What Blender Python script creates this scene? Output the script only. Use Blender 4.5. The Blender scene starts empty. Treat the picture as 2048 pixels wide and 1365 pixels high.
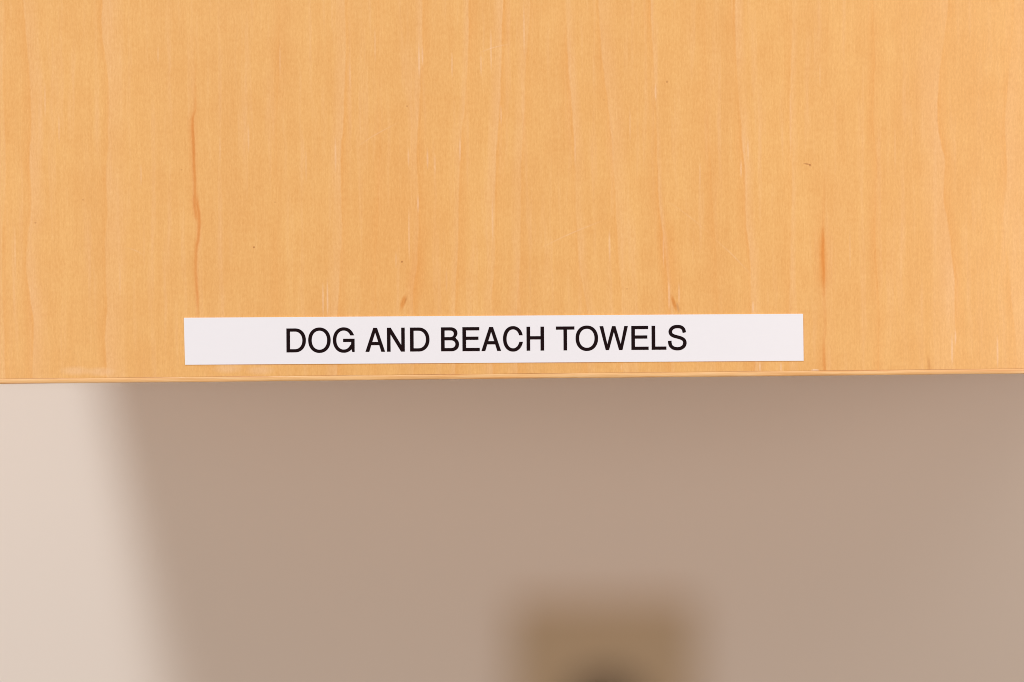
import bpy, bmesh, math, random
from mathutils import Matrix, Vector, noise

# ------------------------------------------------------------------ camera, world, lamp and added fills, exposure
sc = bpy.context.scene
C = sc.collection
MM = 0.001
S = 0.1277 * MM                 # metres on the door face for one unit of the layout grid
CX, CY = 1024.0, 682.5          # grid point straight in front of the lens
LENS, SENSOR = 50.0, 36.0
DIST = 2048 * S * LENS / SENSOR # lens to door face, about 0.36 m
ROLL = -math.radians(0.573)     # the camera was held slightly off level
DEPTH = 0.300                   # door face to wall

cam_data = bpy.data.cameras.new('camera')
cam = bpy.data.objects.new('camera', cam_data)
C.objects.link(cam)
R = Vector((math.cos(ROLL), 0, math.sin(ROLL)))
U = Vector((-math.sin(ROLL), 0, math.cos(ROLL)))
cam.matrix_world = Matrix(((R.x, U.x, 0, 0), (R.y, U.y, -1, -DIST), (R.z, U.z, 0, 0), (0, 0, 0, 1)))
cam_data.lens = LENS
cam_data.sensor_width = SENSOR
cam_data.clip_start = 0.01
cam_data.clip_end = 50
cam_data.dof.use_dof = True
cam_data.dof.focus_distance = DIST
cam_data.dof.aperture_fstop = 1.25
sc.camera = cam

world = bpy.data.worlds.new('World')
sc.world = world
world.use_nodes = True
bg = world.node_tree.nodes['Background']
bg.inputs['Color'].default_value = (1.0, 0.86, 0.76, 1)
bg.inputs['Strength'].default_value = 0.268


def area_lamp(name, loc, target, size, power, color):
    d = bpy.data.lights.new(name, 'AREA')
    d.shape = 'DISK'
    d.size = size
    d.energy = power
    d.color = color
    o = bpy.data.objects.new(name, d)
    C.objects.link(o)
    o.location = loc
    o.rotation_euler = (Vector(target) - Vector(loc)).to_track_quat('-Z', 'Y').to_euler()
    return o


area_lamp('ceiling_lamp', (-0.191 - 0.40, 0.28 - 2.0, 2.0), (0, 0, 0), 0.40, 49, (0.85, 0.925, 1.0))
area_lamp('right_fill', (0.50, -0.46, -0.03), (0.14, 0, 0.02), 0.24, 1.45, (1.0, 0.91, 0.84))  # added fill, not a room lamp: brightens door and wall towards the right
area_lamp('high_right_fill', (0.42, -0.46, 0.27), (0.14, 0, 0.06), 0.2, 0.42, (1.0, 0.94, 0.88))  # added light for the glare at the door's upper right
area_lamp('left_fill', (-0.56, -0.46, -0.03), (-0.14, 0, 0.02), 0.24, 1.4, (1.0, 0.92, 0.85))  # added fill on the left, lifts the left edge of door and wall

sc.view_settings.view_transform = 'Standard'
sc.view_settings.look = 'None'
sc.view_settings.exposure = -0.05
sc.view_settings.gamma = 1.0
sc.view_settings.use_curve_mapping = False
sc.render.engine = 'CYCLES'
sc.cycles.use_denoising = True
sc.cycles.filter_width = 0.95
sc.cycles.max_bounces = 6


# ------------------------------------------------------------------ layout helpers
def at(x, y, scale=1.0):
    """grid point -> metres right / up in the plane of the door (scale 1) or a plane further back"""
    a, b = (x - CX) * S * scale, (CY - y) * S * scale
    return a * R.x + b * U.x, a * R.z + b * U.z


def grid(x, y):
    """grid point -> the level, unrolled grid used by the wood material"""
    X, Z = at(x, y)
    return X / S + CX, CY - Z / S


WALL_SCALE = (DIST + DEPTH) / DIST


def link(name, mesh, mat, parent=None):
    o = bpy.data.objects.new(name, mesh)
    C.objects.link(o)
    if mat:
        mesh.materials.clear()
        mesh.materials.append(mat)
    if parent:
        o.parent = parent
    return o


def tag(o, label=None, cat=None, kind=None):
    if label: o['label'] = label
    if cat: o['category'] = cat
    if kind: o['kind'] = kind
    return o


def box_mesh(name, lo, hi, bevel=0.0, seg=2):
    bm = bmesh.new()
    bmesh.ops.create_cube(bm, size=1.0)
    for v in bm.verts:
        v.co = Vector([lo[i] + (v.co[i] + 0.5) * (hi[i] - lo[i]) for i in range(3)])
    if bevel:
        bmesh.ops.bevel(bm, geom=bm.edges[:], offset=bevel, segments=seg, affect='EDGES', profile=0.5)
    me = bpy.data.meshes.new(name)
    bm.to_mesh(me)
    bm.free()
    return me


# ------------------------------------------------------------------ material helpers
class NT:
    def __init__(self, name):
        self.mat = bpy.data.materials.new(name)
        self.mat.use_nodes = True
        self.t = self.mat.node_tree
        self.bsdf = self.t.nodes['Principled BSDF']

    def node(self, kind, **kw):
        n = self.t.nodes.new(kind)
        for k, v in kw.items():
            setattr(n, k, v)
        return n

    def put(self, sock, v):
        if hasattr(v, 'is_output'):
            self.t.links.new(v, sock)
        elif isinstance(v, (tuple, list)) and len(v) == 3 and sock.type == 'RGBA':
            sock.default_value = (*v, 1)
        else:
            sock.default_value = v

    def math(self, op, a, b=0.0, c=0.0, clamp=False):
        n = self.node('ShaderNodeMath', operation=op, use_clamp=clamp)
        for s, v in zip(n.inputs, (a, b, c)):
            self.put(s, v)
        return n.outputs[0]

    def vmath(self, op, a, b=None, scale=None):
        n = self.node('ShaderNodeVectorMath', operation=op)
        self.put(n.inputs[0], a)
        if b is not None: self.put(n.inputs[1], b)
        if scale is not None: self.put(n.inputs['Scale'], scale)
        return n.outputs[0]

    def xyz(self, x, y, z=0.0):
        n = self.node('ShaderNodeCombineXYZ')
        for s, v in zip(n.inputs, (x, y, z)):
            self.put(s, v)
        return n.outputs[0]

    def sep(self, v):
        n = self.node('ShaderNodeSeparateXYZ')
        self.put(n.inputs[0], v)
        return n.outputs

    def noise(self, vec, scale=1.0, detail=2.0, rough=0.5, dist=0.0):
        n = self.node('ShaderNodeTexNoise')
        self.put(n.inputs['Vector'], vec)
        n.inputs['Scale'].default_value = scale
        n.inputs['Detail'].default_value = detail
        n.inputs['Roughness'].default_value = rough
        n.inputs['Distortion'].default_value = dist
        return n.outputs[0]

    def map(self, v, a, b, c=0.0, d=1.0, smooth=False):
        n = self.node('ShaderNodeMapRange', interpolation_type='SMOOTHSTEP' if smooth else 'LINEAR')
        self.put(n.inputs[0], v)
        for i, k in enumerate((a, b, c, d)):
            n.inputs[i + 1].default_value = k
        return n.outputs[0]

    def mix(self, f, a, b, blend='MIX'):
        n = self.node('ShaderNodeMix', data_type='RGBA', blend_type=blend)
        self.put(n.inputs[0], f)
        self.put(n.inputs[6], a)
        self.put(n.inputs[7], b)
        return n.outputs[2]

    def fcurve(self, v, pts):
        n = self.node('ShaderNodeFloatCurve')
        self.put(n.inputs['Value'], v)
        cu = n.mapping.curves[0]
        while len(cu.points) < len(pts):
            cu.points.new(0.5, 0.5)
        for p, (x, y) in zip(cu.points, pts):
            p.location = (x, y)
            p.handle_type = 'AUTO_CLAMPED'
        n.mapping.update()
        return n.outputs[0]

    def ramp(self, v, stops):
        n = self.node('ShaderNodeValToRGB')
        self.put(n.inputs[0], v)
        cr = n.color_ramp
        while len(cr.elements) < len(stops):
            cr.elements.new(0.5)
        for e, (p, c) in zip(cr.elements, stops):
            e.position = p
            e.color = (*c, 1)
        return n.outputs[0]

    def bump(self, h, strength, dist):
        n = self.node('ShaderNodeBump')
        n.inputs['Strength'].default_value = strength
        n.inputs['Distance'].default_value = dist
        self.put(n.inputs['Height'], h)
        self.put(self.bsdf.inputs['Normal'], n.outputs[0])


# ------------------------------------------------------------------ maple veneer of the door
def veneer():
    m = NT('maple_veneer')
    ox, oy, oz = m.sep(m.node('ShaderNodeTexCoord').outputs['Object'])
    P0 = m.math('MULTIPLY_ADD', ox, 1 / S, CX)
    Q = m.math('MULTIPLY_ADD', oz, -1 / S, CY)
    # the whole figure wanders a little
    wob = m.noise(m.xyz(m.math('MULTIPLY', P0, 0.012), m.math('MULTIPLY', Q, 0.011)), 1, 3, 0.55)
    wob2 = m.noise(m.xyz(m.math('MULTIPLY', P0, 0.05), m.math('MULTIPLY', Q, 0.045)), 1, 2, 0.5)
    P = m.math('ADD', P0, m.math('MULTIPLY_ADD', wob, 6.0, -3.0))
    P = m.math('ADD', P, m.math('MULTIPLY_ADD', wob2, 3.0, -1.5))
    Qn = m.math('MULTIPLY', Q, 1 / 800.0)
    # strength of the growth lines comes and goes along the grain
    fade = m.noise(m.xyz(m.math('MULTIPLY', P0, 0.011), m.math('MULTIPLY', Q, 0.0045), 7.3), 1, 2, 0.5)
    fade = m.map(fade, 0.3, 0.66, 0.3, 1.15)

    acc = None    # x: pale pinkish, y: orange, z: red brown
    W = 60.0

    def line(pts, kind, width, amount, strength=None, red=0.0):
        nonlocal acc
        g = [grid(*p) for p in pts]
        x0 = sum(p[0] for p in g) / len(g)
        cp = [(p[1] / 800.0, 0.5 + (p[0] - x0) / 120.0) for p in g]
        if cp[0][0] > 0.0: cp = [(-0.0 if cp[0][0] > 0.02 else 0.0, cp[0][1])] + cp
        cp.append((1.0, cp[-1][1]))
        cp = [(min(1, max(0, a)), b) for a, b in cp]
        off = m.fcurve(Qn, cp)
        d = m.math('SUBTRACT', P, m.math('MULTIPLY_ADD', off, 120.0, x0 - 60.0))
        t = m.math('MULTIPLY_ADD', d, 1 / (2 * W), 0.5)
        w = width / (2 * W)
        if kind == 'R':      # sharp edge, pale on the right, orange on the left
            st = [(0.5 - 22 / 120, (0, 0, 0)), (0.5 - 6 / 120, (0, .35, 0)), (0.5 - 1.5 / 120, (0, .55, red)), (0.5 + 1.5 / 120, (.85, 0, 0)), (0.5 + w * .5, (.55, 0, 0)), (0.5 + w, (0, 0, 0))]
        elif kind == 'L':
            st = [(0.5 - w, (0, 0, 0)), (0.5 - w * .5, (.55, 0, 0)), (0.5 - 1.5 / 120, (.85, 0, 0)), (0.5 + 1.5 / 120, (0, .55, red)), (0.5 + 6 / 120, (0, .35, 0)), (0.5 + 22 / 120, (0, 0, 0))]
        elif kind == 'O':    # an orange line with soft shoulders
            st = [(0.5 - w, (0, 0, 0)), (0.5 - 2 / 120, (0, .7, red)), (0.5, (0, 1, red)), (0.5 + 2 / 120, (0.15, .4, 0)), (0.5 + w, (0, 0, 0))]
        else:                # 'D' dark red streak with an orange halo
            st = [(0.5 - w, (0, 0, 0)), (0.5 - 4.5 / 120, (0, .6, .1)), (0.5 - .8 / 120, (0, 1.2, 1)), (0.5 + 1.4 / 120, (0, 1.2, .9)), (0.5 + 4 / 120, (.3, .45, 0)), (0.5 + w, (0, 0, 0))]
        col = m.ramp(t, st)
        if strength:
            k = m.fcurve(Qn, [(min(1, max(0, q / 800.0)), v) for q, v in strength])
            k = m.math('MULTIPLY', k, amount)
        else:
            k = m.math('MULTIPLY', fade, amount)
        v = m.vmath('SCALE', col, scale=k)
        acc = v if acc is None else m.vmath('ADD', acc, v)

    line([(46, 0), (53, 80), (59, 160), (62, 240), (58, 330), (63, 400), (55, 480), (53, 530), (61, 600), (67, 650), (65, 745)], 'R', 30, .95)
    line([(204, 0), (203, 50), (211, 120), (218, 200), (216, 280), (211, 350), (215, 420), (210, 500), (214, 600), (211, 680), (213, 745)], 'R', 46, .95)
    line([(389, 120), (390, 215), (386, 242), (386.5, 281), (389, 348), (390, 370), (388.5, 410), (391, 440)], 'D', 12, .78,
         [(0, 0), (110, .05), (170, .2), (222, .5), (250, .95), (330, .9), (380, .7), (410, .8), (430, .45), (450, 0), (800, 0)])
    line([(390.5, 350), (394, 400), (398, 450), (397.5, 466), (394, 495), (392, 537), (393, 568), (395, 605), (395, 680)], 'D', 9, .75,
         [(0, 0), (350, 0), (390, .5), (430, .9), (475, .85), (530, .6), (570, .75), (605, .5), (640, .2), (690, .05), (800, 0)])
    line([(690, 0), (692, 80), (690, 160), (686, 260), (682, 350), (684, 460), (680, 520), (677, 600), (674, 650)], 'L', 26, .8)
    line([(844, 0), (845, 100), (842, 160), (836, 250), (834, 330), (837, 400), (835, 520), (826, 600)], 'L', 16, .75)
    line([(938, 0), (936, 100), (930, 200), (923, 270), (920, 330), (918, 400), (916, 480), (912, 560), (910, 640)], 'L', 14, .9)
    line([(1006, 0), (1003, 120), (1000, 200), (996, 260), (992, 330), (990, 430), (990, 520), (984, 620)], 'L', 22, 1.15)
    line([(1060, 0), (1055, 90), (1050, 180), (1046, 260), (1042, 340), (1040, 500), (1034, 640)], 'L', 22, .7)
    line([(1131, 0), (1136, 120), (1145, 230), (1150, 320), (1152, 430), (1160, 540), (1175, 650)], 'R', 20, .75)
    line([(1197, 0), (1203, 100), (1214, 190), (1222, 260), (1228, 350), (1236, 500), (1245, 640)], 'R', 34, .6)
    line([(1301, 0), (1308, 150), (1312, 230), (1315, 320), (1318, 400), (1327, 480), (1335, 560), (1342, 650)], 'R', 9, 1.2)
    line([(1470, 0), (1473, 120), (1480, 220), (1486, 300), (1490, 350), (1491, 430), (1500, 520), (1503, 620), (1510, 745)], 'R', 20, 1.0, None, .1)
    line([(1650, 330), (1647, 440), (1645, 500), (1648, 560), (1650, 640), (1648, 700), (1650, 745)], 'D', 24, .88,
         [(0, 0), (300, 0), (390, .12), (450, .25), (480, .75), (515, 1), (560, .85), (590, .35), (640, .22), (680, .3), (710, .55), (745, .65), (800, .6)])
    line([(1745, 0), (1748, 100), (1746, 250), (1753, 320), (1750, 430), (1753, 560), (1758, 640), (1757, 740)], 'O', 16, .75)
    line([(1897, 0), (1891, 60), (1882, 120), (1877, 180), (1875, 230), (1882, 290), (1890, 330), (1888, 400), (1895, 440), (1905, 520), (1910, 600), (1910, 745)], 'L', 54, 1.05)
    line([(2028, 0), (2018, 150), (2010, 260), (2014, 330), (2008, 430), (2020, 560), (2034, 745)], 'R', 55, .8)
    line([(8, 0), (6, 160), (12, 330), (4, 520), (10, 745)], 'L', 40, .6)
    line([(560, 0), (555, 200), (552, 420), (556, 640)], 'O', 18, .35)
    line([(760, 250), (757, 380), (752, 520), (750, 640)], 'O', 14, .5)
    line([(1585, 0), (1581, 180), (1584, 330), (1580, 520), (1578, 640)], 'R', 14, .6)
    line([(1410, 0), (1415, 220), (1425, 420), (1436, 640)], 'O', 22, .4)

    # single marks: pale flecks, pin knots, specks, scratches
    mk = None     # x: pale, y: orange, z: brown

    def blob(x, y, w, h, k, col, sharp=1.0):
        nonlocal mk
        gx, gy = grid(x, y)
        dy = m.math('SUBTRACT', Q, gy)
        dx = m.math('MULTIPLY_ADD', dy, -k, m.math('SUBTRACT', P0, gx))
        r = m.vmath('LENGTH', m.xyz(m.math('MULTIPLY', dx, 1 / w), m.math('MULTIPLY', dy, 1 / h)))
        n = m.t.nodes[-1]
        r = n.outputs['Value']
        f = m.math('MULTIPLY', m.math('SUBTRACT', 1.0, r, clamp=True), sharp, clamp=True)
        v = m.vmath('SCALE', col, scale=f)
        mk = v if mk is None else m.vmath('ADD', mk, v)

    def table(marks, col, wide, sharp):
        """up to 31 small upright marks from one lookup: cell along x -> height, half length, strength, x"""
        nonlocal mk
        g = sorted((*grid(x, y), h, a) for x, y, h, a in marks)
        n = m.node('ShaderNodeValToRGB')
        m.put(n.inputs[0], m.math('MULTIPLY', P0, 1 / 2048.0))
        cr = n.color_ramp
        cr.interpolation = 'CONSTANT'
        while len(cr.elements) < len(g):
            cr.elements.new(0.5)
        edge = [0.0] + [(p[0] + q[0]) / 4096.0 for p, q in zip(g, g[1:])]
        for e, pos, (x, y, h, a) in zip(cr.elements, edge, g):
            e.position = pos
            e.color = (y / 800.0, h / 100.0, a, x / 2048.0)
        cy, ch, ca = m.sep(n.outputs[0])
        dx = m.math('MULTIPLY', m.math('MULTIPLY_ADD', n.outputs[1], -2048.0, P0), 1 / wide)
        dy = m.math('DIVIDE', m.math('MULTIPLY_ADD', cy, -800.0, Q), m.math('MULTIPLY', ch, 100.0))
        m.vmath('LENGTH', m.xyz(dx, dy))
        r = m.t.nodes[-1].outputs['Value']
        f = m.math('MULTIPLY', m.math('SUBTRACT', 1.0, r, clamp=True), sharp, clamp=True)
        v = m.vmath('SCALE', col, scale=m.math('MULTIPLY', f, ca))
        mk = v if mk is None else m.vmath('ADD', mk, v)

    table([(838, 120, 40, .8), (855, 318, 24, .8), (817, 315, 22, .6), (646, 600, 40, .7), (497, 278, 34, .5), (1219, 492, 36, .6), (1581, 250, 80, .35),
           (1482, 338, 22, .6), (1496, 300, 26, .5), (1338, 590, 36, .8), (1506, 615, 14, .8), (1904, 700, 36, .8), (1995, 705, 40, .8), (920, 300, 26, .7),
           (982, 100, 50, .6), (1002, 230, 22, .5), (1311, 185, 20, .7), (893, 560, 30, .3), (1562, 735, 12, .8), (118, 260, 34, .4), (90, 200, 40, .4),
           (316, 110, 20, .3), (282, 350, 24, .4), (671, 310, 40, .6), (792, 520, 20, .4), (612, 330, 40, .3), (1358, 588, 26, .6), (1243, 735, 8, .6), (962, 130, 26, .5)],
          (1, 0, 0), 2.6, 1.7)
    table([(845, 112, 22, .7), (836, 408, 20, .9), (655, 598, 44, .8), (1327, 500, 40, .6), (1911, 675, 18, .8), (818, 470, 60, .6), (1520, 735, 12, .9),
           (870, 330, 24, .5), (904, 130, 30, .5), (1048, 60, 60, .5), (985, 440, 50, .5), (1150, 300, 40, .3), (700, 150, 30, .3), (440, 300, 30, .25), (560, 120, 36, .3),
           (1700, 500, 50, .25), (1790, 300, 60, .2), (1640, 150, 30, .25), (240, 560, 40, .3), (30, 500, 60, .3), (1260, 250, 40, .3), (1400, 350, 30, .3), (750, 90, 40, .35)],
          (1, 0, 0), 2.4, 1.7)
    table([(508, 495, 2.6, 1.0), (804, 524, 2.6, 1.0), (1334, 164, 3.2, .7), (814, 213, 2.6, .5), (166, 400, 2.2, .5), (363, 340, 2.2, .45), (71, 446, 2.0, .6),
           (550, 405, 1.8, .4), (1254, 578, 2.4, .4), (1208, 200, 2.6, .3), (1620, 331, 3.0, .9)], (0, .3, .9), 2.6, 2.0)
    blob(806, 606, 6.5, 19, -.28, (0, 1.3, .22), 1.6)
    blob(812, 600, 3, 9, -.3, (0, .3, .4), 1.3)
    blob(830, 560, 22, 90, -.1, (0, .45, 0), 1.2)
    blob(820, 440, 170, 260, 0, (0, .30, 0), 1.1)
    blob(1646, 522, 10, 75, 0, (0, .8, 0), 1.4)
    blob(1348, 607, 5, 20, .3, (0, 1.3, .3), 1.6)
    blob(1356, 616, 3.4, 13, .2, (.2, 0, .5), 1.6)
    blob(1340, 530, 26, 120, .1, (0, .55, 0), 1.2)
    blob(1614, 328.5, 7, 2.4, 2.2, (0, .3, .9), 1.5)
    for x, y in ((150, 742), (200, 744), (455, 738), (520, 741)):
        blob(x, y, 34, 11, 0, (.5, 0, 0), 1.6)
    blob(1630, 741, 10, 3.0, 0, (1.6, 0, 0), 2)
    blob(1858, 730, 4, 22, .1, (0, .3, .35), 1.5)

    def scratch(x0, y0, x1, y1, a):
        nonlocal mk
        (gx0, gy0), (gx1, gy1) = grid(x0, y0), grid(x1, y1)
        L = math.hypot(gx1 - gx0, gy1 - gy0)
        ux, uy = (gx1 - gx0) / L, (gy1 - gy0) / L
        dx = m.math('SUBTRACT', P0, gx0)
        dy = m.math('SUBTRACT', Q, gy0)
        along = m.math('ADD', m.math('MULTIPLY', dx, ux / L), m.math('MULTIPLY', dy, uy / L))
        cross = m.math('ADD', m.math('MULTIPLY', dx, -uy), m.math('MULTIPLY', dy, ux))
        cross = m.math('ADD', cross, m.math('MULTIPLY', m.math('SINE', m.math('MULTIPLY', along, 4.0)), 2.0))
        f = m.math('MULTIPLY', m.math('MULTIPLY_ADD', m.math('ABSOLUTE', cross), -1 / 1.8, 1.0, clamp=True),
                   m.math('MULTIPLY_ADD', m.math('ABSOLUTE', m.math('SUBTRACT', along, 0.5)), -2.0, 1.0, clamp=True))
        v = m.vmath('SCALE', (a, 0, 0), scale=f)
        mk = m.vmath('ADD', mk, v)

    for s in ((955, 108, 1022, 86, .7), (712, 296, 800, 242, .6), (1075, 500, 1215, 436, .65), (1425, 475, 1510, 556, .55), (1330, 400, 1425, 470, .35), (250, 496, 290, 510, .5)):
        scratch(*s)

    # tone of the veneer itself
    broad = m.noise(m.xyz(m.math('MULTIPLY', P, 0.010), m.math('MULTIPLY', Q, 0.0016), 2.0), 1, 3, 0.55)
    band = m.noise(m.xyz(m.math('MULTIPLY', P, 0.06), m.math('MULTIPLY', Q, 0.0028), 5.0), 1, 3, 0.6)
    mott = m.noise(m.xyz(m.math('MULTIPLY', P, 0.017), m.math('MULTIPLY', Q, 0.012), 9.0), 1, 3, 0.6)
    fibre = m.noise(m.xyz(m.math('MULTIPLY', P, 0.33), m.math('MULTIPLY', Q, 0.022), 1.0), 1, 3, 0.65)
    pore = m.noise(m.xyz(m.math('MULTIPLY', P, 0.30), m.math('MULTIPLY', Q, 0.115), 4.0), 1, 3, 0.7)

    base = (0.832, 0.440, 0.149)
    amber = (0.790, 0.383, 0.113)
    gold = (0.868, 0.478, 0.165)
    pink = (0.890, 0.530, 0.282)
    orange = (0.800, 0.300, 0.055)
    rust = (0.640, 0.170, 0.020)
    brown = (0.330, 0.095, 0.024)
    pale = (0.920, 0.600, 0.370)
    c = m.mix(m.map(broad, .35, .68), gold, base)
    c = m.mix(m.math('MULTIPLY', m.map(band, .45, .72), .34), c, amber)
    c = m.mix(m.math('MULTIPLY', m.map(band, .47, .25), .30), c, pink)
    c = m.mix(m.math('MULTIPLY', m.map(mott, .42, .70), .34), c, amber)
    c = m.mix(m.math('MULTIPLY', m.map(mott, .46, .25), .32), c, gold)
    lx, ly, lz = m.sep(acc)
    c = m.mix(m.math('MULTIPLY', lx, .40, clamp=True), c, pink)
    c = m.mix(m.math('MULTIPLY', ly, .50, clamp=True), c, orange)
    c = m.mix(m.math('MULTIPLY', lz, .60, clamp=True), c, rust)
    kx, ky, kz = m.sep(mk)
    c = m.mix(m.math('MULTIPLY', kx, .62, clamp=True), c, pale)
    c = m.mix(m.math('MULTIPLY', ky, .50, clamp=True), c, orange)
    c = m.mix(m.math('MULTIPLY', kz, .60, clamp=True), c, brown)
    g = m.math('MULTIPLY_ADD', fibre, .24, .88)
    g = m.math('MULTIPLY', g, m.math('MULTIPLY_ADD', pore, .44, .78))
    c = m.mix(1.0, c, m.xyz(m.math('MULTIPLY_ADD', g, .6, .4), g, m.math('MULTIPLY_ADD', g, 1.5, -.5)), 'MULTIPLY')
    m.put(m.bsdf.inputs['Base Color'], c)
    m.put(m.bsdf.inputs['Roughness'], m.math('MULTIPLY_ADD', pore, .08, .31))
    m.bsdf.inputs['Specular IOR Level'].default_value = 0.45
    m.bump(pore, .3, 0.00003)
    return m.mat


def band_wood(name, axis_scale, base, dark, lite):
    m = NT(name)
    ox, oy, oz = m.sep(m.node('ShaderNodeTexCoord').outputs['Object'])
    v = m.xyz(m.math('MULTIPLY', ox, axis_scale[0]), m.math('MULTIPLY', oy, axis_scale[1]), m.math('MULTIPLY', oz, axis_scale[2]))
    a = m.noise(v, 1, 4, .6)
    b = m.noise(m.vmath('MULTIPLY', v, (.22, .35, .35)), 1, 3, .55)
    f = m.noise(m.vmath('MULTIPLY', v, (3.0, 2.2, 2.2)), 1, 3, .7)
    c = m.mix(m.map(a, .35, .7), base, lite)
    c = m.mix(m.math('MULTIPLY', m.map(b, .52, .75), .8), c, dark)
    c = m.mix(m.math('MULTIPLY', m.map(f, .55, .8), .5), c, dark)
    m.put(m.bsdf.inputs['Base Color'], c)
    m.bsdf.inputs['Roughness'].default_value = .42
    m.bump(f, .3, 0.00004)
    return m.mat


def wall_paint():
    m = NT('cream_wall_paint')
    co = m.node('ShaderNodeTexCoord').outputs['Object']
    n = m.noise(co, 900, 3, .6)
    b = m.noise(co, 6, 3, .5)
    m.put(m.bsdf.inputs['Base Color'], m.mix(b, (.860, .752, .658), (.872, .766, .672)))
    m.bsdf.inputs['Roughness'].default_value = .62
    m.bump(n, .25, 0.0002)
    return m.mat


def tape_plastic():
    m = NT('white_label_tape')
    co = m.node('ShaderNodeTexCoord').outputs['Object']
    n = m.noise(m.vmath('MULTIPLY', co, (260, 260, 700)), 1, 2, .5)
    m.put(m.bsdf.inputs['Base Color'], m.mix(n, (.872, .842, .872), (.885, .855, .884)))
    m.bsdf.inputs['Roughness'].default_value = .38
    m.bump(n, .12, 0.00005)
    return m.mat


def simple(name, col, rough, spec=.5, var=.06, scale=400, metal=0.0):
    m = NT(name)
    co = m.node('ShaderNodeTexCoord').outputs['Object']
    n = m.noise(co, scale, 3, .6)
    lo = tuple(c * (1 - var) for c in col)
    hi = tuple(min(1, c * (1 + var)) for c in col)
    m.put(m.bsdf.inputs['Base Color'], m.mix(n, lo, hi))
    m.bsdf.inputs['Roughness'].default_value = rough
    m.bsdf.inputs['Specular IOR Level'].default_value = spec
    m.bsdf.inputs['Metallic'].default_value = metal
    return m.mat


VENEER = veneer()
BAND = band_wood('maple_edge_band', (90, 3500, 3500), (.87, .47, .175), (.70, .26, .06), (.93, .60, .30))
CARCASS = band_wood('maple_carcass', (180, 14, 180), (.78, .42, .17), (.70, .33, .10), (.84, .48, .21))
WALL = wall_paint()
TAPE = tape_plastic()
INK = simple('black_print', (.010, .0028, .0036), .6, .08, .2)
PLATE = simple('tan_plate', (.59, .445, .285), .45)
DARK = simple('dark_brown_plastic', (.055, .030, .018), .4)
SLOT = simple('slot_black', (.012, .010, .009), .6)
SCREW = simple('screw_metal', (.45, .33, .20), .35, .5, .05, 800, 1.0)

# ------------------------------------------------------------------ wall
wy = DEPTH
me = box_mesh('wall', (-1.5, wy, -1.1), (1.5, wy + 0.12, 1.3))
wall = tag(link('wall', me, WALL), kind='structure')

# ------------------------------------------------------------------ wall cabinet
X_LEFT = at(213, 770, WALL_SCALE)[0] - 0.005
X_RIGHT = X_LEFT + 0.462
Z_BOT = at(1024, 758.2)[1]          # lowest line of the door
BANDH = 1.35 * MM
Z_FACE = Z_BOT + BANDH              # where the face veneer ends
Z_TOP = Z_FACE + 0.60
THICK = 19 * MM
GAP = 1.5 * MM

cab = bpy.data.objects.new('wall_cabinet', None)
C.objects.link(cab)
cab.empty_display_size = 0.05
cab.location = (0, 0, 0)
tag(cab, 'honey coloured maple cabinet hung on the cream wall', 'cabinet')

# door panel: its face carries the veneer
me = box_mesh('door', (X_LEFT, 0, Z_FACE), (X_RIGHT, THICK, Z_TOP))
door = link('door', me, VENEER, cab)


# rounded edge band glued along the bottom of the door
def edge_band():
    prof = []
    y0, zt = 0.00006, Z_FACE - 0.00005
    prof.append((0.00014, Z_FACE - 0.00001))
    prof.append((0.00012, zt))
    for i in range(9):
        t = i / 8 * math.pi / 2
        # quarter ellipse easing under
        prof.append((y0 + 0.00038 * (1 - math.cos(t)) ** 1.5, zt - 0.00012 - (BANDH - 0.00017) * math.sin(t)))
    prof.append((THICK, Z_BOT))
    n = 700
    vs, fs = [], []
    for i in range(n + 1):
        x = X_LEFT + (X_RIGHT - X_LEFT) * i / n
        for j, (y, z) in enumerate(prof):
            k = noise.noise(Vector((x * 60, j * .35, 0))) * .00006 + noise.noise(Vector((x * 420, j * .8, 3))) * .000035
            w = noise.noise(Vector((x * 14, 1.7, 0))) * .00007
            vs.append((x, y + (k if j < len(prof) - 1 else 0), z + (w + k * .6) * (j > 0)))
    L = len(prof)
    for i in range(n):
        for j in range(L - 1):
            a = i * L + j
            fs.append((a, a + 1, a + L + 1, a + L))
    me = bpy.data.meshes.new('edge_band')
    me.from_pydata(vs, [], fs)
    bm = bmesh.new(); bm.from_mesh(me)
    bmesh.ops.recalc_face_normals(bm, faces=bm.faces)
    c = next(f for f in bm.faces if f.calc_center_median().y > .005)
    if c.normal.z > 0:
        bmesh.ops.reverse_faces(bm, faces=bm.faces)
    bm.to_mesh(me); bm.free()
    for p in me.polygons: p.use_smooth = True
    return me


band = link('edge_band', edge_band(), BAND, door)
band['label'] = 'pale rounded strip along the bottom edge of the door'

# carcass behind the door
ys, ye = THICK + GAP, wy - 0.0005
ZB = Z_BOT + 0.003
link('side_panel', box_mesh('side_panel', (X_LEFT, ys, ZB), (X_LEFT + .018, ye, Z_TOP), .0006), CARCASS, cab)
link('side_panel', box_mesh('side_panel', (X_RIGHT - .018, ys, ZB), (X_RIGHT, ye, Z_TOP), .0006), CARCASS, cab)
link('bottom_panel', box_mesh('bottom_panel', (X_LEFT + .0182, ys, ZB), (X_RIGHT - .0182, ye, ZB + .018), .0006), CARCASS, cab)
link('top_panel', box_mesh('top_panel', (X_LEFT + .0182, ys, Z_TOP - .018), (X_RIGHT - .0182, ye, Z_TOP), .0006), CARCASS, cab)

# ------------------------------------------------------------------ label tape with its lettering
TILT = -math.atan2(8, 1238)             # run of the tape in the picture
lab = bpy.data.objects.new('label_tape', None)
C.objects.link(lab)
lab.empty_display_size = 0.02
ox, oz = at(370.5, 730)
lab.location = (ox, 0, oz)
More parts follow.
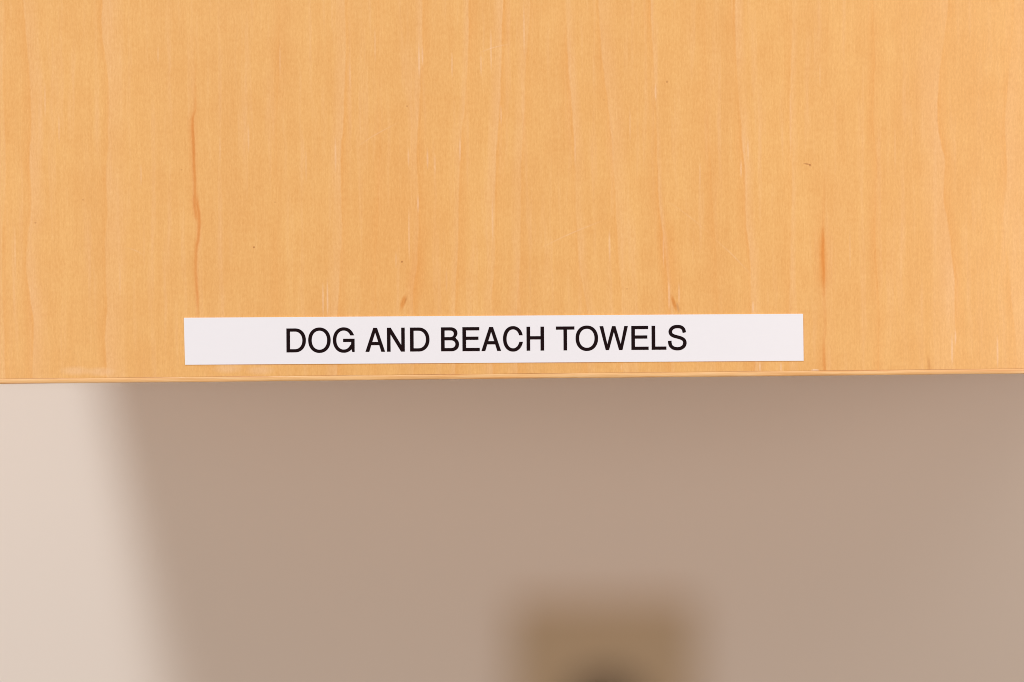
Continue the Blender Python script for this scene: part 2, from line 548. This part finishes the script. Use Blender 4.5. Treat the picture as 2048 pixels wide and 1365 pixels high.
# tape runs parallel to its own long edge
px, pz = at(1607, 722)
lab.rotation_euler = (0, -math.atan2(pz - oz, px - ox), 0)
tag(lab, 'white adhesive label strip with black capitals reading DOG AND BEACH TOWELS', 'label')


def tape_mesh():
    y1, y0 = -0.00004, -0.00019
    Lb = math.hypot(px - ox, pz - oz)
    H = 94 * S
    n = 80
    vs, fs = [], []
    for i in range(n + 1):
        t = i / n
        xb = t * Lb
        xt = -2.0 * S + t * (Lb + 2.0 * S - .6 * S)
        lift = .00005 * noise.noise(Vector((t * 7, 0, 0)))
        vs += [(xb, y0 + lift, 0), (xt, y0 + lift, H), (xt, y1 + .00003, H), (xb, y1 + .00003, 0)]
    for i in range(n):
        a, b = i * 4, i * 4 + 4
        for j in range(4):
            k = (j + 1) % 4
            fs.append((a + j, b + j, b + k, a + k))
    fs.append((0, 1, 2, 3)); fs.append((n * 4 + 3, n * 4 + 2, n * 4 + 1, n * 4))
    me = bpy.data.meshes.new('tape')
    me.from_pydata(vs, [], fs)
    bm = bmesh.new(); bm.from_mesh(me)
    bmesh.ops.recalc_face_normals(bm, faces=bm.faces)
    bm.to_mesh(me); bm.free()
    return me


link('tape', tape_mesh(), TAPE, lab)


def arc(cx, cy, rx, ry, a0, a1, n=40, e=2.12):
    out = []
    for i in range(n + 1):
        a = math.radians(a0 + (a1 - a0) * i / n)
        c, s = math.cos(a), math.sin(a)
        out.append((cx + rx * math.copysign(abs(c) ** (2 / e), c), cy + ry * math.copysign(abs(s) ** (2 / e), s)))
    return out


def arc_y(cx, cy, rx, ry, y_from, y_to, n=60):
    """left-hand arc from the right side at height y_from over the left to height y_to"""
    e = 2.12
    full = arc(cx, cy, rx, ry, 0, 360, 720, e)
    i0 = min(range(0, 180), key=lambda i: abs(full[i][1] - y_from))
    i1 = min(range(540, 721), key=lambda i: abs(full[i][1] - y_to))
    return [full[round(i0 + (i1 - i0) * k / n)] for k in range(n + 1)]


def ribbon(pts, hw, n=6):
    p = [Vector(q) for q in pts]
    p = [2 * p[0] - p[1]] + p + [2 * p[-1] - p[-2]]
    c = []
    for i in range(1, len(p) - 2):
        for k in range(n):
            t = k / n
            a, b, d, e = p[i - 1], p[i], p[i + 1], p[i + 2]
            c.append(.5 * ((2 * b) + (d - a) * t + (2 * a - 5 * b + 4 * d - e) * t * t + (3 * b - a - 3 * d + e) * t ** 3))
    c.append(p[-2])
    l, r = [], []
    for i in range(len(c)):
        d = (c[min(i + 1, len(c) - 1)] - c[max(i - 1, 0)]).normalized()
        nn = Vector((-d.y, d.x))
        w = hw * (1 - .07 * abs(d.x))
        l.append(tuple(c[i] + nn * w)); r.append(tuple(c[i] - nn * w))
    return l + r[::-1]


def glyph(ch):
    if ch == 'D':
        return [[(0, 0), (0, 47)] + arc(17, 23.5, 21, 23.5, 90, -90), [(6.3, 5.5), (6.3, 41.5)] + arc(16.5, 23.5, 15.3, 18, 90, -90)]
    if ch == 'O':
        return [arc(22, 23.5, 22, 25, 0, 360, 80)[:-1], arc(22, 23.5, 15.8, 19.4, 0, 360, 80)[:-1]]
    if ch == 'G':
        o = arc_y(21.3, 23.5, 21.3, 25, 33.2, 6.0)
        i = arc_y(21.3, 23.5, 15.2, 19.4, 33.2, 12.5)
        o = [(41.6, 33.2)] + o[1:]
        return [o + [(38.6, 0), (42.5, 0), (42.5, 25.6), (20.5, 25.6), (20.5, 20), (36.6, 20), (36.4, 14.5)] + i[::-1]]
    if ch == 'C':
        return [[(38.6, 31)] + arc_y(20, 23.5, 19.6, 25, 31, 17.0)[1:-1] + [(39.2, 17.0), (33.1, 17.0)] + arc_y(20, 23.5, 13.5, 19.4, 31, 17.0)[1:-1][::-1] + [(32.4, 31)]]
    if ch == 'A':
        return [[(0, 0), (15.6, 47), (22.4, 47), (38, 0), (31.4, 0), (27.3, 13.3), (10.7, 13.3), (6.6, 0)], [(12.4, 18.8), (19, 39.5), (25.6, 18.8)]]
    if ch == 'N':
        return [[(0, 0), (0, 47), (6.8, 47), (28.5, 11), (28.5, 47), (34.6, 47), (34.6, 0), (27.8, 0), (6.1, 36), (6.1, 0)]]
    if ch == 'B':
        return [[(0, 0), (0, 47)] + arc(18.5, 35.9, 13.4, 11.1, 90, -48, 20) + arc(20, 13.4, 15, 13.4, 52, -90, 24),
                [(6.3, 27.4), (6.3, 41.5)] + arc(18, 34.45, 7.6, 7.05, 90, -90, 16), [(6.3, 5.5), (6.3, 21.9)] + arc(19.5, 13.7, 9.2, 8.2, 90, -90, 16)]
    if ch == 'E':
        return [[(0, 0), (0, 47), (32.8, 47), (32.8, 41.5), (6.3, 41.5), (6.3, 28), (31, 28), (31, 22.5), (6.3, 22.5), (6.3, 5.5), (33.5, 5.5), (33.5, 0)]]
    if ch == 'H':
        return [[(0, 0), (0, 47), (6.2, 47), (6.2, 28), (27.9, 28), (27.9, 47), (34.1, 47), (34.1, 0), (27.9, 0), (27.9, 22.4), (6.2, 22.4), (6.2, 0)]]
    if ch == 'T':
        return [[(0, 41.5), (0, 47), (36, 47), (36, 41.5), (21.2, 41.5), (21.2, 0), (15, 0), (15, 41.5)]]
    if ch == 'W':
        return [[(0, 47), (6.5, 47), (14.9, 9.5), (24.8, 47), (31, 47), (41.7, 9.5), (49.4, 47), (55.6, 47), (44.7, 0), (38.6, 0), (28, 37.5), (17.9, 0), (12, 0)]]
    if ch == 'L':
        return [[(0, 0), (0, 47), (6.2, 47), (6.2, 5.5), (28.4, 5.5), (28.4, 0)]]
    if ch == 'S':
        return [ribbon([(32.2, 34.0), (30.3, 40.3), (25.8, 44.4), (18.3, 45.7), (10.6, 44.3), (5.6, 40), (4.1, 34.8), (6.2, 29.9), (11, 27), (18, 24.9), (25.5, 22.6),
                        (31.0, 19), (33.1, 13.3), (31.2, 7), (26, 2.8), (18.5, 1.3), (10.5, 2.7), (5.2, 7), (3.2, 12.6), (2.9, 16.8)], 3.05)]


def letter_mesh(ch):
    cu = bpy.data.curves.new('letter', 'CURVE')
    cu.dimensions = '2D'
    cu.fill_mode = 'BOTH'
    cu.extrude = 0.06
    cu.offset = 0.5
    for poly in glyph(ch):
        sp = cu.splines.new('POLY')
        sp.points.add(len(poly) - 1)
        for p, (x, y) in zip(sp.points, poly):
            p.co = (x, y, 0, 1)
        sp.use_cyclic_u = True
    tmp = bpy.data.objects.new('letter', cu)
    me = bpy.data.meshes.new_from_object(tmp)
    bpy.data.objects.remove(tmp)
    me.transform(Matrix(((S, 0, 0, 0), (0, 0, -S, 0), (0, S, 0, 0), (0, 0, 0, 1))))
    me.name = 'letter'
    return me


cache = {}
BASE = 23.8
text = [('D', 573), ('O', 616.5), ('G', 665.8), ('A', 731), ('N', 774), ('D', 820), ('B', 882), ('E', 924.8), ('A', 962.8), ('C', 1005.5), ('H', 1053), ('T', 1111.8),
        ('O', 1151), ('W', 1199), ('E', 1262.4), ('L', 1303), ('S', 1335.8)]
for ch, x in text:
    if ch not in cache:
        cache[ch] = letter_mesh(ch)
    o = link('letter', cache[ch], INK, lab)
    o.location = ((x - 369.6) * S, -0.000222, (BASE - .0 + (x - 573) / 745 * .6) * S)

# ------------------------------------------------------------------ tan plate on the wall, far out of focus
plate = bpy.data.objects.new('wall_plate', None)
C.objects.link(plate)
plate.empty_display_size = 0.04
tx, tz = at(1208, 1203, WALL_SCALE)
PW, PH = 0.084, 0.135
plate.location = (tx, wy, tz - PH / 2)
tag(plate, 'blurred tan plate with dark round centre on the cream wall below the cabinet', 'wall plate')
link('cover', box_mesh('cover', (-PW / 2, -.0065, -PH / 2), (PW / 2, 0.0, PH / 2), .003, 3), PLATE, plate)


def disc_mesh(name, r, y0, y1, flat, seg=40):
    """round face with flattened top and bottom, like a socket insert"""
    bm = bmesh.new()
    ring = []
    for i in range(seg):
        a = 2 * math.pi * i / seg
        ring.append((r * math.cos(a), max(-flat, min(flat, r * math.sin(a)))))
    vs = []
    for y, k in ((y0, 1.0), (y1 + .0006, 1.0), (y1, .96)):
        vs.append([bm.verts.new((x * k, y, z * k)) for x, z in ring])
    for a, b in zip(vs, vs[1:]):
        for i in range(seg):
            bm.faces.new((a[i], a[(i + 1) % seg], b[(i + 1) % seg], b[i]))
    bm.faces.new(vs[-1])
    bmesh.ops.recalc_face_normals(bm, faces=bm.faces)
    me = bpy.data.meshes.new(name)
    bm.to_mesh(me)
    bm.free()
    return me


face_me = disc_mesh('socket', .0165, -.0060, -.0085, .0145)
slot_me = box_mesh('slot', (-.0011, -.0088, -.004), (.0011, -.0080, .004))
pin_me = disc_mesh('ground_hole', .0024, -.0080, -.0089, .0024, 16)
for z in (0.0195, -0.0195):
    f = link('socket', face_me, DARK, plate)
    f.location = (0, 0, z)
    for x in (-.0063, .0063):
        link('slot', slot_me, SLOT, f).location = (x, 0, .003)
    link('ground_hole', pin_me, SLOT, f).location = (0, 0, -.0075)
link('screw', disc_mesh('screw', .0032, -.0060, -.0076, .0032, 20), SCREW, plate)
